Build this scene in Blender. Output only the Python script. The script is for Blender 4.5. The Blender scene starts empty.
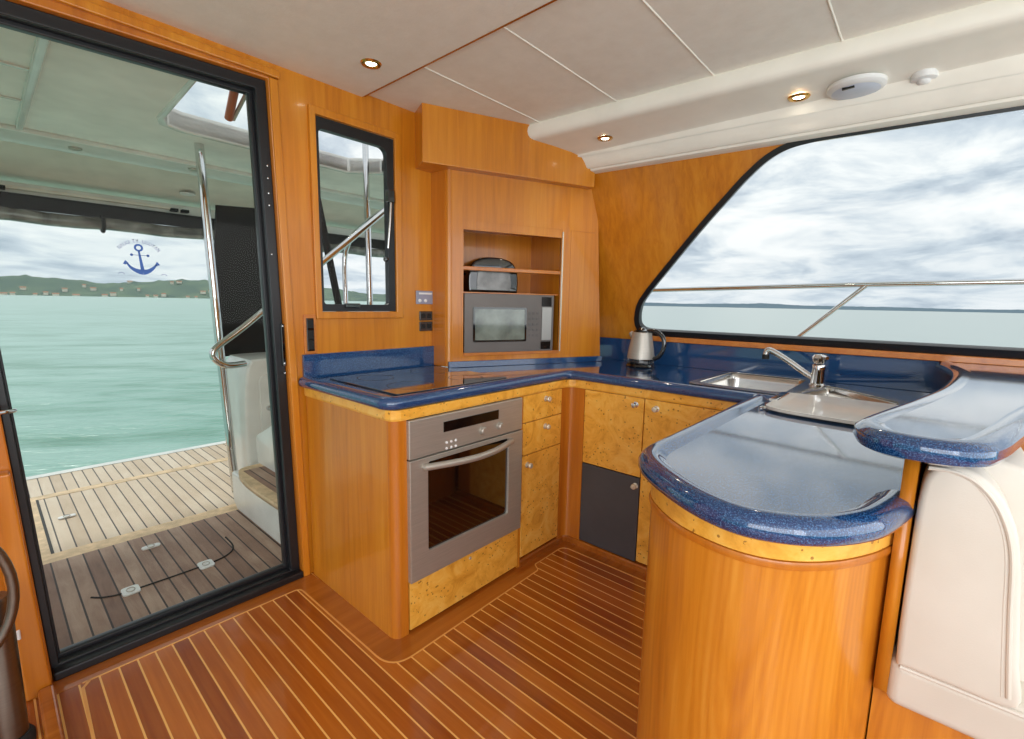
import bpy, bmesh, math, random
from mathutils import Vector, Matrix
random.seed(7)
sc = bpy.context.scene
COL = sc.collection
# ------------------------------------------------------------------ camera
CAM = Vector((0, 0, 1.2)); YAW, PITCH, ROLL, F = 0.84577, 0.14013, 0.019066, 471.8
fw = Vector((math.sin(YAW)*math.cos(PITCH), math.cos(YAW)*math.cos(PITCH), -math.sin(PITCH)))
rt = Vector((math.cos(YAW), -math.sin(YAW), 0)); up = rt.cross(fw)
r2 = rt*math.cos(ROLL) + up*math.sin(ROLL); u2 = up*math.cos(ROLL) - rt*math.sin(ROLL)
cd = bpy.data.cameras.new('camera'); cam = bpy.data.objects.new('camera', cd); COL.objects.link(cam)
M = Matrix((r2, u2, -fw)).transposed().to_4x4(); M.translation = CAM
cam.matrix_world = M; cd.sensor_width = 36; cd.lens = F/1024*36; cd.clip_start = .02; cd.clip_end = 9000
sc.camera = cam
sc.view_settings.view_transform = 'Standard'; sc.view_settings.look = 'None'
sc.view_settings.gamma = 1; sc.view_settings.use_curve_mapping = False
sc.view_settings.exposure = 0.25
PI = math.pi
def lin(c):
    return tuple(((v/255)/12.92 if v/255 <= .04045 else ((v/255+.055)/1.055)**2.4) for v in c) + (1,)
# ------------------------------------------------------------------ node helper
class NT:
    def __init__(s, tree): s.t = tree; s.n = tree.nodes; s.l = tree.links
    def add(s, typ, ins=None, **kw):
        n = s.n.new(typ)
        for k, v in kw.items(): setattr(n, k, v)
        for k, v in (ins or {}).items():
            sock = n.inputs[k]
            if isinstance(v, bpy.types.NodeSocket): s.l.new(v, sock)
            else: sock.default_value = v
        return n
    def math(s, op, a, b=0., c=None, clamp=False):
        n = s.add('ShaderNodeMath', {0: a, 1: b}, operation=op, use_clamp=clamp)
        if c is not None:
            if isinstance(c, bpy.types.NodeSocket): s.l.new(c, n.inputs[2])
            else: n.inputs[2].default_value = c
        return n.outputs[0]
    def ramp(s, fac, stops, interp='LINEAR'):
        n = s.add('ShaderNodeValToRGB', {0: fac}); cr = n.color_ramp; cr.interpolation = interp
        while len(cr.elements) > 1: cr.elements.remove(cr.elements[-1])
        for i, (p, c) in enumerate(stops):
            e = cr.elements[0] if i == 0 else cr.elements.new(p)
            e.position = p; e.color = c
        return n.outputs[0]
    def mix(s, fac, a, b, bt='MIX'):
        n = s.add('ShaderNodeMix', {0: fac}, data_type='RGBA', blend_type=bt)
        for k, v in ((6, a), (7, b)):
            if isinstance(v, bpy.types.NodeSocket): s.l.new(v, n.inputs[k])
            else: n.inputs[k].default_value = v
        return n.outputs[2]
    def noise(s, vec, scale, detail=4, rough=.55, dist=0.):
        return s.add('ShaderNodeTexNoise', {'Vector': vec, 'Scale': scale, 'Detail': detail, 'Roughness': rough, 'Distortion': dist}).outputs[0]
    def mapping(s, vec, scale=(1,1,1), rot=(0,0,0), loc=(0,0,0)):
        return s.add('ShaderNodeMapping', {'Vector': vec, 'Scale': scale, 'Rotation': rot, 'Location': loc}).outputs[0]
def material(name):
    m = bpy.data.materials.new(name); m.use_nodes = True; t = NT(m.node_tree)
    return m, t, t.n['Principled BSDF']
def flat(name, rgb, rough=.5, metal=0., spec=.5, coat=0., emit=None, es=0., var=.04, vs=6):
    m, t, b = material(name)
    co = t.add('ShaderNodeTexCoord').outputs['Object']
    nz = t.noise(co, vs, 3)
    c = lin(rgb)
    lo = tuple(max(0, x*(1-var*2)) for x in c[:3])+(1,); hi = tuple(min(1, x*(1+var*2)) for x in c[:3])+(1,)
    t.l.new(t.ramp(nz, [(.3, lo), (.7, hi)]), b.inputs['Base Color'])
    b.inputs['Roughness'].default_value = rough; b.inputs['Metallic'].default_value = metal
    b.inputs['Specular IOR Level'].default_value = spec; b.inputs['Coat Weight'].default_value = coat
    b.inputs['Coat Roughness'].default_value = .05
    if emit: b.inputs['Emission Color'].default_value = lin(emit); b.inputs['Emission Strength'].default_value = es
    return m
def wood(name, dark, mid, light, axis='Z', rough=.28, coat=.35, fine=42, cath=False):
    m, t, b = material(name)
    co = t.add('ShaderNodeTexCoord').outputs['Object']
    s = {'Z': (1, 1, .05), 'X': (.05, 1, 1), 'Y': (1, .05, 1)}[axis]
    v = t.mapping(co, s)
    n1 = t.noise(v, fine, 6, .65, .6); n2 = t.noise(v, 7, 3, .5, 1.2)
    if cath:
        v3 = t.mapping(co, (3.0, 3.0, .5)); n3 = t.noise(v3, 1.3, 1, .4, .2)
        w = t.math('SINE', t.math('MULTIPLY', n3, 330.))
        n2 = t.math('ADD', t.math('MULTIPLY', n2, .8), t.math('MULTIPLY_ADD', w, .06, .10))
    mx = t.math('ADD', t.math('MULTIPLY', n1, .5), t.math('MULTIPLY', n2, .5))
    col = t.ramp(mx, [(.33, lin(dark)), (.5, lin(mid)), (.68, lin(light))])
    t.l.new(col, b.inputs['Base Color'])
    b.inputs['Roughness'].default_value = rough; b.inputs['Coat Weight'].default_value = coat
    b.inputs['Coat Roughness'].default_value = .08
    return m
def set_bump(t, b, h, strength, dist=.01):
    bp = t.add('ShaderNodeBump', {'Height': h, 'Strength': strength, 'Distance': dist})
    t.l.new(bp.outputs[0], b.inputs['Normal'])
MT = {}
MT['wood'] = wood('honey_teak', (182, 104, 20), (203, 124, 27), (217, 144, 42))
MT['wood_c'] = wood('figured_teak', (180, 102, 22), (204, 126, 32), (220, 148, 52), cath=True)
MT['wood_d'] = wood('deep_teak', (172, 94, 22), (192, 112, 28), (206, 128, 38))
MT['wood_h'] = wood('teak_horizontal', (178, 100, 40), (198, 118, 48), (212, 136, 60), axis='X')
MT['wood_floor'] = wood('floor_margin', (148, 78, 22), (168, 94, 30), (186, 110, 38), axis='X', rough=.16, coat=.6)
# burl
m, t, b = material('burl_veneer'); co = t.add('ShaderNodeTexCoord').outputs['Object']
n1 = t.noise(co, 9, 8, .7, 1.6); n2 = t.noise(co, 34, 4, .6, .8)
base = t.ramp(n1, [(.3, lin((210, 142, 44))), (.5, lin((240, 176, 68))), (.7, lin((248, 200, 102)))])
vo = t.add('ShaderNodeTexVoronoi', {'Vector': t.mapping(co, (1, 1, 1)), 'Scale': 62., 'Randomness': 1.}).outputs['Distance']
clus = t.noise(co, 11, 3, .6)
spot = t.math('MULTIPLY', t.math('LESS_THAN', vo, .24), t.math('GREATER_THAN', clus, .49))
spot = t.math('MULTIPLY', spot, t.math('GREATER_THAN', n2, .47))
t.l.new(t.mix(t.math('MULTIPLY', spot, .7), base, lin((120, 66, 20))), b.inputs['Base Color'])
b.inputs['Roughness'].default_value = .3; b.inputs['Coat Weight'].default_value = .3; b.inputs['Coat Roughness'].default_value = .1
MT['burl'] = m
# blue speckled solid surface
m, t, b = material('blue_solid_surface'); co = t.add('ShaderNodeTexCoord').outputs['Object']
n1 = t.noise(co, 420, 2, .7)
t.l.new(t.ramp(n1, [(.36, lin((8, 38, 80))), (.52, lin((20, 62, 112))), (.68, lin((76, 124, 172)))]), b.inputs['Base Color'])
b.inputs['Roughness'].default_value = .12; b.inputs['IOR'].default_value = 1.45; b.inputs['Specular IOR Level'].default_value = .25; b.inputs['Coat Weight'].default_value = 1; b.inputs['Coat IOR'].default_value = 1.65; b.inputs['Coat Roughness'].default_value = .05
MT['blue'] = m
# brushed steel
def steel(name, rgb, rough, axis=(1, 1, 60), metal=1.):
    m, t, b = material(name); co = t.add('ShaderNodeTexCoord').outputs['Object']
    n = t.noise(t.mapping(co, axis), 12, 3)
    t.l.new(t.ramp(n, [(.3, lin(tuple(int(v*.92) for v in rgb))), (.7, lin(rgb))]), b.inputs['Base Color'])
    b.inputs['Metallic'].default_value = metal; b.inputs['Roughness'].default_value = rough
    return m
MT['steel'] = steel('brushed_steel', (190, 184, 174), .4, metal=.6)
MT['dull'] = steel('dull_steel', (128, 120, 110), .35)
MT['chrome'] = steel('polished_chrome', (225, 225, 225), .07)
MT['sinksteel'] = steel('sink_steel', (205, 203, 198), .22)
MT['silver'] = flat('silver_plastic', (112, 106, 102), .45, metal=.4)
MT['brass'] = steel('brass', (210, 165, 80), .2)
MT['black'] = flat('black_frame', (24, 25, 29), .32, spec=.5)
MT['blackgloss'] = flat('black_gloss', (10, 10, 12), .05, coat=1)
MT['hob'] = flat('hob_glass', (8, 10, 16), .04, coat=1, spec=1.)
MT['ovenglass'] = flat('oven_glass', (18, 12, 9), .05, coat=1, spec=1.)
MT['rubber'] = flat('black_rubber', (22, 22, 22), .7)
MT['grey'] = flat('grey_laminate', (74, 74, 78), .45)
MT['white'] = flat('white_gelcoat', (226, 226, 222), .25, coat=.3)
MT['whiteplastic'] = flat('white_plastic', (232, 232, 232), .4)
MT['lensplastic'] = flat('lens_plastic', (205, 212, 228), .3)
MT['knob'] = flat('knob_metal', (222, 214, 196), .25, metal=.5)
MT['cover'] = flat('white_board', (228, 226, 218), .2, coat=.4)
MT['hardtop'] = flat('hardtop_liner', (246, 241, 236), .6)
MT['hardtop2'] = flat('hardtop_liner_lower', (224, 216, 206), .6)
MT['mesh'] = flat('dark_mesh_canvas', (36, 33, 32), .9)
MT['clear'] = flat('rolled_clear_vinyl', (120, 116, 112), .18, coat=.8, var=.3, vs=14)
MT['bulb'] = flat('lamp_glow', (255, 250, 235), .5, emit=(255, 246, 225), es=14)
MT['decal'] = flat('decal_blue', (52, 98, 176), .5)
MT['decaltext'] = flat('decal_grey', (158, 172, 204), .5)
MT['display'] = flat('dark_display', (14, 12, 12), .1)
MT['switchgrey'] = flat('grey_switch_plate', (150, 152, 172), .35)
MT['copper'] = flat('varnished_bracket', (172, 92, 58), .3)
# leather
m, t, b = material('cream_leather'); co = t.add('ShaderNodeTexCoord').outputs['Object']
n = t.noise(co, 5, 3); t.l.new(t.ramp(n, [(.3, lin((208, 200, 188))), (.7, lin((218, 211, 200)))]), b.inputs['Base Color'])
b.inputs['Roughness'].default_value = .42
set_bump(t, b, t.noise(co, 420, 2), .12, .002); MT['leather'] = m
# ceiling vinyl
m, t, b = material('ceiling_vinyl'); co = t.add('ShaderNodeTexCoord').outputs['Object']
n = t.noise(t.mapping(co, (1, 1, 1)), 14, 6, .7)
t.l.new(t.ramp(n, [(.3, lin((236, 232, 224))), (.7, lin((244, 241, 234)))]), b.inputs['Base Color'])
b.inputs['Roughness'].default_value = .6; set_bump(t, b, t.noise(co, 90, 4), .15, .004); MT['vinyl'] = m
MT['soffit'] = flat('soffit_vinyl', (244, 240, 230), .5, var=.02)
# glass: mostly see-through with a Fresnel reflection
def pane(name, tint, refl=1.):
    m = bpy.data.materials.new(name); m.use_nodes = True; t = NT(m.node_tree); t.n.clear()
    tr = t.add('ShaderNodeBsdfTransparent', {0: lin(tint)}); gl = t.add('ShaderNodeBsdfGlossy', {'Color': (1, 1, 1, 1), 'Roughness': .02})
    fr = t.add('ShaderNodeFresnel', {'IOR': 1.35})
    f = t.math('MULTIPLY', fr.outputs[0], refl)
    mx = t.add('ShaderNodeMixShader', {0: f, 1: tr.outputs[0], 2: gl.outputs[0]})
    o = t.add('ShaderNodeOutputMaterial', {0: mx.outputs[0]}); return m
MT['glass'] = pane('window_glass', (253, 254, 253), .2)
MT['glassd'] = pane('door_glass', (249, 252, 250), .16)
# teak and holly sole
m, t, b = material('teak_and_holly_sole'); co = t.add('ShaderNodeTexCoord').outputs['Object']
sx = t.add('ShaderNodeSeparateXYZ', {0: co})
u = t.math('DIVIDE', t.math('SUBTRACT', sx.outputs[0], .15-.0024), .0482)
fr = t.math('FRACT', u); idx = t.math('FLOOR', u)
line = t.math('LESS_THAN', fr, .105)
wn = t.add('ShaderNodeTexWhiteNoise', {'W': idx}, noise_dimensions='1D').outputs[0]
cb = t.add('ShaderNodeCombineXYZ', {0: t.math('MULTIPLY', idx, 3.1), 1: 0., 2: 0.}).outputs[0]
v = t.add('ShaderNodeVectorMath', {0: co, 1: cb}, operation='ADD').outputs[0]
g = t.noise(t.mapping(v, (1, .05, 1)), 60, 5, .6, .4)
g2 = t.math('ADD', t.math('MULTIPLY', g, .55), t.math('MULTIPLY', wn, .45))
c = t.ramp(g2, [(.2, lin((140, 66, 16))), (.5, lin((168, 88, 24))), (.8, lin((192, 110, 36)))])
t.l.new(t.mix(line, c, lin((240, 184, 100))), b.inputs['Base Color'])
b.inputs['Roughness'].default_value = .2; b.inputs['Coat Weight'].default_value = .7; b.inputs['Coat Roughness'].default_value = .06
MT['floor'] = m
MT['holly'] = flat('holly_inlay', (226, 162, 84), .2, coat=.6)
# cockpit teak
def deckmat(name, lo, mid, hi, off=0.):
    m, t, b = material(name); co = t.add('ShaderNodeTexCoord').outputs['Object']
    sx = t.add('ShaderNodeSeparateXYZ', {0: co})
    u = t.math('DIVIDE', t.math('ADD', sx.outputs[0], off), .056); fr = t.math('FRACT', u); idx = t.math('FLOOR', u)
    line = t.math('LESS_THAN', fr, .11)
    wn = t.add('ShaderNodeTexWhiteNoise', {'W': idx}, noise_dimensions='1D').outputs[0]
    g = t.noise(t.mapping(co, (1, .12, 1)), 26, 6, .7, .8); g2 = t.noise(co, 4., 3)
    s = t.math('ADD', t.math('ADD', t.math('MULTIPLY', g, .4), t.math('MULTIPLY', wn, .25)), t.math('MULTIPLY', g2, .35))
    c = t.ramp(s, [(.3, lin(lo)), (.5, lin(mid)), (.68, lin(hi))])
    t.l.new(t.mix(line, c, lin((58, 48, 44))), b.inputs['Base Color']); b.inputs['Roughness'].default_value = .6
    return m
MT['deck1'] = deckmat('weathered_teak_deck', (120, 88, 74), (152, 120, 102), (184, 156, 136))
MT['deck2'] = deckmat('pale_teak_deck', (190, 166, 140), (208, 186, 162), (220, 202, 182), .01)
MT['decktrim'] = flat('deck_margin_teak', (214, 184, 146), .6, var=.12, vs=20)
# sea
m, t, b = material('sea_water'); co = t.add('ShaderNodeTexCoord').outputs['Object']
v = t.mapping(co, (1, 1, 1), (0, 0, .6))
n1 = t.noise(t.mapping(v, (.35, 1, 1)), .55, 5, .6, .4); n2 = t.noise(t.mapping(v, (.4, 1, 1)), 3.5, 4, .6)
n3 = t.noise(t.mapping(v, (.3, 1, 1)), 1.6, 4, .65, .6)
t.l.new(t.ramp(t.math('ADD', t.math('MULTIPLY', n1, .45), t.math('MULTIPLY', n3, .55)), [(.40, lin((70, 130, 106))), (.5, lin((118, 162, 148))), (.60, lin((138, 176, 164)))]), b.inputs['Base Color'])
SEA_B, SEA_T = b, t
b.inputs['Roughness'].default_value = .3; b.inputs['IOR'].default_value = 1.33
h = t.math('ADD', t.math('MULTIPLY', n1, 1.), t.math('MULTIPLY', n2, .3)); 
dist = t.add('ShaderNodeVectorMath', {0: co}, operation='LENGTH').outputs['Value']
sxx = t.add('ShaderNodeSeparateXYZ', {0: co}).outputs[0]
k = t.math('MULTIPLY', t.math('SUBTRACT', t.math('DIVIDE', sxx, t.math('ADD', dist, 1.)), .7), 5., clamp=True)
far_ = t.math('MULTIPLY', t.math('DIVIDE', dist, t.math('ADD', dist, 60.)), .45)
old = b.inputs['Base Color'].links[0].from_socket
c1 = t.mix(far_, old, lin((166, 186, 180))); t.l.new(t.mix(t.math('MULTIPLY', k, .85), c1, lin((168, 178, 176))), b.inputs['Base Color'])  # sky reflection painted into the water colour, paler far off and abeam
bp = t.add('ShaderNodeBump', {'Height': h, 'Strength': t.math('DIVIDE', 14., t.math('ADD', dist, 14.)), 'Distance': .3}); t.l.new(bp.outputs[0], b.inputs['Normal'])
MT['sea'] = m
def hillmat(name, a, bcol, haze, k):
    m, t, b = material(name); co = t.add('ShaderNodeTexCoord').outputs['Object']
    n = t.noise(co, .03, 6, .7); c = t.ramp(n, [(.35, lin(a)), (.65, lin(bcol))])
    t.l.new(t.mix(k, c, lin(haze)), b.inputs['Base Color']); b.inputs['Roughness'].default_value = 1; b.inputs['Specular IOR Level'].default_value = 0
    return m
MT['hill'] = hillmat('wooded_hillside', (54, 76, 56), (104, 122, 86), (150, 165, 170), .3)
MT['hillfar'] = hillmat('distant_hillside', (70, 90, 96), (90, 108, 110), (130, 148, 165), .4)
MT['housewall'] = flat('house_plaster', (232, 224, 210), .8)
MT['houseroof'] = flat('house_roof', (160, 120, 96), .8)
# ------------------------------------------------------------------ world
w = bpy.data.worlds.new('overcast'); sc.world = w; w.use_nodes = True; t = NT(w.node_tree); t.n.clear()
d = t.add('ShaderNodeTexCoord').outputs['Generated']; sx = t.add('ShaderNodeSeparateXYZ', {0: d})
dz = t.math('ADD', t.math('MAXIMUM', sx.outputs[2], 0.), .16)
cv = t.add('ShaderNodeCombineXYZ', {0: t.math('DIVIDE', sx.outputs[0], dz), 1: t.math('DIVIDE', sx.outputs[1], dz), 2: 3.7}).outputs[0]
n1 = t.noise(cv, 1.7, 10, .6, .35); n2 = t.noise(cv, .6, 3, .5)
nn = t.math('ADD', t.math('MULTIPLY', n1, .75), t.math('MULTIPLY', n2, .25))
c = t.ramp(nn, [(.36, lin((160, 174, 190))), (.45, lin((200, 210, 220))), (.52, lin((232, 236, 239))), (.60, lin((250, 250, 250)))])
hz = t.math('MULTIPLY', t.math('SUBTRACT', .22, sx.outputs[2], clamp=True), 2.2, clamp=True)
c = t.mix(hz, c, lin((190, 202, 214)))
bg = t.add('ShaderNodeBackground', {0: c, 1: 1.0}); t.add('ShaderNodeOutputWorld', {0: bg.outputs[0]})
# ------------------------------------------------------------------ lights
sl = bpy.data.lights.new('sun', 'SUN'); sl.energy = 1.6; sl.angle = math.radians(9); sl.color = (1, .97, .92)
so = bpy.data.objects.new('sun', sl); COL.objects.link(so)
so.rotation_euler = (Vector((.12, -.65, -.76))).to_track_quat('-Z', 'Y').to_euler()
def area(name, loc, target, sx_, sy_, e, col=(1, 1, 1)):
    l = bpy.data.lights.new(name, 'AREA'); l.shape = 'RECTANGLE'; l.size = sx_; l.size_y = sy_; l.energy = e; l.color = col
    o = bpy.data.objects.new(name, l); COL.objects.link(o); o.location = loc
    o.rotation_euler = (Vector(target)-Vector(loc)).to_track_quat('-Z', 'Y').to_euler(); return o
area('saloon_fill_light', (-1.3, -1.0, 1.25), (1.4, 1.2, 1.45), 2.6, 1.5, 40, (.97, .98, 1))  # added fill lamp behind the camera, no window modelled there
area('forward_fill_light', (.9, -1.7, 1.25), (1.2, 1.4, 1.4), 3.0, 1.5, 24, (.97, .98, 1))  # second added fill, unseen, brightens the galley from forward
# ------------------------------------------------------------------ mesh helpers
PM = {}                                                # parent's own matrix
def obj(name, bm, mat, parent=None, smooth=False, bevel=0., matrix=None):
    if matrix is not None: bm.transform(matrix)
    bmesh.ops.recalc_face_normals(bm, faces=bm.faces[:])
    me = bpy.data.meshes.new(name); bm.to_mesh(me); bm.free()
    if smooth:
        for p in me.polygons: p.use_smooth = True
    me.materials.append(MT[mat] if isinstance(mat, str) else mat)
    o = bpy.data.objects.new(name, me); COL.objects.link(o)
    if smooth:
        md = o.modifiers.new('wn', 'WEIGHTED_NORMAL') if False else None
        try: me.set_sharp_from_angle(angle=math.radians(38))
        except Exception: pass
    if bevel:
        b_ = o.modifiers.new('bevel', 'BEVEL'); b_.width = bevel; b_.segments = 3; b_.limit_method = 'ANGLE'
    if parent is not None:
        o.parent = parent; o.matrix_parent_inverse = PM.get(parent.name, Matrix()).inverted()
    return o
def tag(o, label=None, cat=None, group=None, kind=None):
    if label: o['label'] = label
    if cat: o['category'] = cat
    if group: o['group'] = group
    if kind: o['kind'] = kind
    return o
def thing(name, loc, label=None, cat=None, group=None, kind=None):
    o = bpy.data.objects.new(name, None); COL.objects.link(o); o.location = loc; o.empty_display_size = .05
    PM[o.name] = Matrix.Translation(loc)
    return tag(o, label, cat, group, kind)
def add_box(bm, x0, x1, y0, y1, z0, z1):
    g = bmesh.ops.create_cube(bm, size=1)['verts']
    bmesh.ops.transform(bm, matrix=Matrix.Translation(((x0+x1)/2, (y0+y1)/2, (z0+z1)/2)) @ Matrix.Diagonal((abs(x1-x0), abs(y1-y0), abs(z1-z0), 1)), verts=g)
    return bm
def box(*a): return add_box(bmesh.new(), *a)
def tube(bm, pts, r, seg=12, cap=True):
    pts = [Vector(p) for p in pts]; rr = r if isinstance(r, (list, tuple)) else [r]*len(pts); rings = []
    up_ = None
    for i, p in enumerate(pts):
        d_ = (pts[min(i+1, len(pts)-1)]-pts[max(i-1, 0)]).normalized()
        if up_ is None: up_ = Vector((0, 0, 1)) if abs(d_.z) < .9 else Vector((1, 0, 0))
        a = d_.cross(up_).normalized(); b_ = a.cross(d_).normalized(); up_ = b_
        rings.append([bm.verts.new(p + a*math.cos(k*2*PI/seg)*rr[i] + b_*math.sin(k*2*PI/seg)*rr[i]) for k in range(seg)])
    for A, B in zip(rings, rings[1:]):
        for k in range(seg): bm.faces.new((A[k], A[(k+1) % seg], B[(k+1) % seg], B[k]))
    if cap: bm.faces.new(rings[0]); bm.faces.new(rings[-1][::-1])
    return bm
def lathe(bm, prof, c=(0, 0, 0), seg=40, sx_=1., sy_=1., ax=None):
    """prof: list of (r,z)."""
    rings = []
    for r, z in prof:
        if r < 1e-5: rings.append([bm.verts.new((c[0], c[1], c[2]+z))])
        else: rings.append([bm.verts.new((c[0]+r*sx_*math.cos(k*2*PI/seg), c[1]+r*sy_*math.sin(k*2*PI/seg), c[2]+z)) for k in range(seg)])
    for A, B in zip(rings, rings[1:]):
        for k in range(seg):
            a = A[k % len(A)]; a2 = A[(k+1) % len(A)]; b_ = B[k % len(B)]; b2 = B[(k+1) % len(B)]
            vs = []
            for q in (a, a2, b2, b_):
                if q not in vs: vs.append(q)
            if len(vs) > 2: bm.faces.new(vs)
    return bm
def plate(loops, t_, matrix=None, bevel=0.):
    """filled 2-D outline with holes, thickness t_ centred on z=0 -> bmesh"""
    cu = bpy.data.curves.new('tmp', 'CURVE'); cu.dimensions = '2D'; cu.fill_mode = 'BOTH'
    cu.extrude = max(t_/2-bevel, 1e-5); cu.bevel_depth = bevel; cu.bevel_resolution = 3; cu.offset = -bevel
    for L in loops:
        s = cu.splines.new('POLY'); s.points.add(len(L)-1); s.use_cyclic_u = True
        for i, p in enumerate(L): s.points[i].co = (p[0], p[1], 0, 1)
    o = bpy.data.objects.new('tmp', cu); COL.objects.link(o)
    dg = bpy.context.evaluated_depsgraph_get(); dg.update()
    me = bpy.data.meshes.new_from_object(o.evaluated_get(dg)); bm = bmesh.new(); bm.from_mesh(me)
    bpy.data.objects.remove(o); bpy.data.curves.remove(cu); bpy.data.meshes.remove(me)
    bmesh.ops.remove_doubles(bm, verts=bm.verts[:], dist=1e-6)
    if matrix is not None: bm.transform(matrix)
    return bm
def rloop(x0, x1, y0, y1, r=0., n=6):
    if not r: return [(x0, y0), (x1, y0), (x1, y1), (x0, y1)]
    rs = r if isinstance(r, (list, tuple)) else (r,)*4; out = []
    for (cx, cy, a0, q) in ((x0, y0, PI, 0), (x1, y0, 1.5*PI, 1), (x1, y1, 0, 2), (x0, y1, .5*PI, 3)):
        R_ = rs[q]; sx_ = 1 if cx == x0 else -1; sy_ = 1 if cy == y0 else -1
        for k in range(n+1):
            a = a0 + k*PI/2/n; out.append((cx+sx_*R_+R_*math.cos(a), cy+sy_*R_+R_*math.sin(a)))
    return out
def rpath(pts, n=7):
    """polyline with (x,y,r) corner radii -> points"""
    out = []
    for i, p in enumerate(pts):
        if i in (0, len(pts)-1) or p[2] == 0: out.append((p[0], p[1])); continue
        P_ = Vector(p[:2]); a = (Vector(pts[i-1][:2])-P_).normalized(); b_ = (Vector(pts[i+1][:2])-P_).normalized()
        ang = a.angle(b_); d_ = p[2]/math.tan(ang/2)
        A = P_+a*d_; B = P_+b_*d_
        for k in range(n+1):
            s = k/n; q = A*(1-s)**2 + P_*2*s*(1-s) + B*s*s; out.append((q.x, q.y))
    return out
def smooth_pts(pts, n=6):
    out = []; P_ = [Vector(p) for p in pts]
    for i in range(len(P_)-1):
        p0 = P_[max(i-1, 0)]; p1 = P_[i]; p2 = P_[i+1]; p3 = P_[min(i+2, len(P_)-1)]
        for k in range(n):
            s = k/n
            out.append(tuple(.5*((2*p1)+(p2-p0)*s+(2*p0-5*p1+4*p2-p3)*s*s+(3*p1-p0-3*p2+p3)*s**3)))
    out.append(tuple(P_[-1])); return out
def sweep(path, prof, closed_prof=True, flip=1, cap=True):
    """path (x,y) list, prof (n,z): n outward = right of travel"""
    bm = bmesh.new(); P_ = [Vector(p[:2]) for p in path]; rings = []
    for i, p in enumerate(P_):
        d0 = (P_[i]-P_[max(i-1, 0)]); d1 = (P_[min(i+1, len(P_)-1)]-P_[i])
        if d0.length < 1e-9: d0 = d1
        if d1.length < 1e-9: d1 = d0
        d0.normalize(); d1.normalize()
        n0 = Vector((d0.y, -d0.x)); n1 = Vector((d1.y, -d1.x)); nn_ = (n0+n1).normalized(); k = 1/max(.4, nn_.dot(n0))
        rings.append([bm.verts.new((p.x+nn_.x*q[0]*k*flip, p.y+nn_.y*q[0]*k*flip, q[1])) for q in prof])
    m_ = len(prof)
    for A, B in zip(rings, rings[1:]):
        for k in range(m_ if closed_prof else m_-1): bm.faces.new((A[k], A[(k+1) % m_], B[(k+1) % m_], B[k]))
    if cap and closed_prof: bm.faces.new(rings[0]); bm.faces.new(rings[-1][::-1])
    return bm
def offset(path, dn):
    out = []; P_ = [Vector(p[:2]) for p in path]
    for i, p in enumerate(P_):
        d_ = (P_[min(i+1, len(P_)-1)]-P_[max(i-1, 0)]).normalized(); out.append((p.x+d_.y*dn, p.y-d_.x*dn))
    return out
# planes: XZ plate (faces -Y/+Y) at y ; YZ plate at x
def XZ(y): return Matrix(((1, 0, 0, 0), (0, 0, -1, y), (0, 1, 0, 0), (0, 0, 0, 1)))
def YZ(x): return Matrix(((0, 0, 1, x), (1, 0, 0, 0), (0, 1, 0, 0), (0, 0, 0, 1)))
def XY(z): return Matrix.Translation((0, 0, z))
def lean(bm, z0=1.0):
    """tumblehome: the cabin side leans inboard above the worktop"""
    k = .297
    for v in bm.verts:
        if v.co.z < z0: continue
        dx = v.co.x-2.58; p = Vector((2.58, v.co.y, v.co.z)); t_ = (2.58-k*.2)/(2.58+k*(p.z-1.2)); q = CAM+(p-CAM)*t_
        v.co = Vector((q.x+dx, q.y, q.z+dx*k))
    return bm
# ================================================================== SETTING
BW = 1.94     # bulkhead face
SW = 2.58     # side wall face
fl = tag(obj('floor', box(-1.6, 2.6, -1.7, 1.965, -.03, 0), 'floor'), kind='structure')
# solid border round the galley with its inlay lines
cabline = rpath([(-1.6, 1.935, 0), (.845, 1.935, .0), (.87, 1.90, 0), (.87, 1.29, .06), (1.54, 1.29, 0), (1.545, 1.32, 0), (1.90, 1.32, .02), (1.905, .44, 0)])
inl = rpath([(.11, 1.862, 0), (.79, 1.862, .03), (.795, 1.205, .09), (1.585, 1.222, .02), (1.61, 1.262, .02), (1.835, 1.262, .04), (1.845, .44, 0)], 8)
outer = [(.03, 1.96), (.87, 1.96), (.90, 1.34), (1.56, 1.34), (1.56, 1.36), (1.93, 1.36), (1.93, .44)]
edge = [(.03, 1.862)] + inl
obj('border', plate([outer[::-1] + edge], .0012, XY(.0006)), 'wood_floor', fl)
obj('inlay', sweep(inl, [(-.0028, .0), (-.0028, .0018), (.0028, .0018), (.0028, 0)]), 'holly', fl)
obj('inlay', sweep([(.128, 1.862), (.108, 1.835), (.10, 1.5), (.09, .2)], [(-.004, .0), (-.004, .0018), (.004, .0018), (.004, 0)]), 'holly', fl)
# raised margin / baseboard round the cabinets
tag(obj('baseboard_galley', sweep([(1.545, 1.302), (1.88, 1.302), (1.895, 1.285), (1.895, .46)], [(-.03, 0), (-.03, .03), (0, .03), (.006, .024), (.006, 0)]), 'wood_floor'), kind='structure')
tag(obj('baseboard_left', box(.012, .05, -1.6, 1.88, 0, .03), 'wood_floor', bevel=.008), kind='structure')
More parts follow.
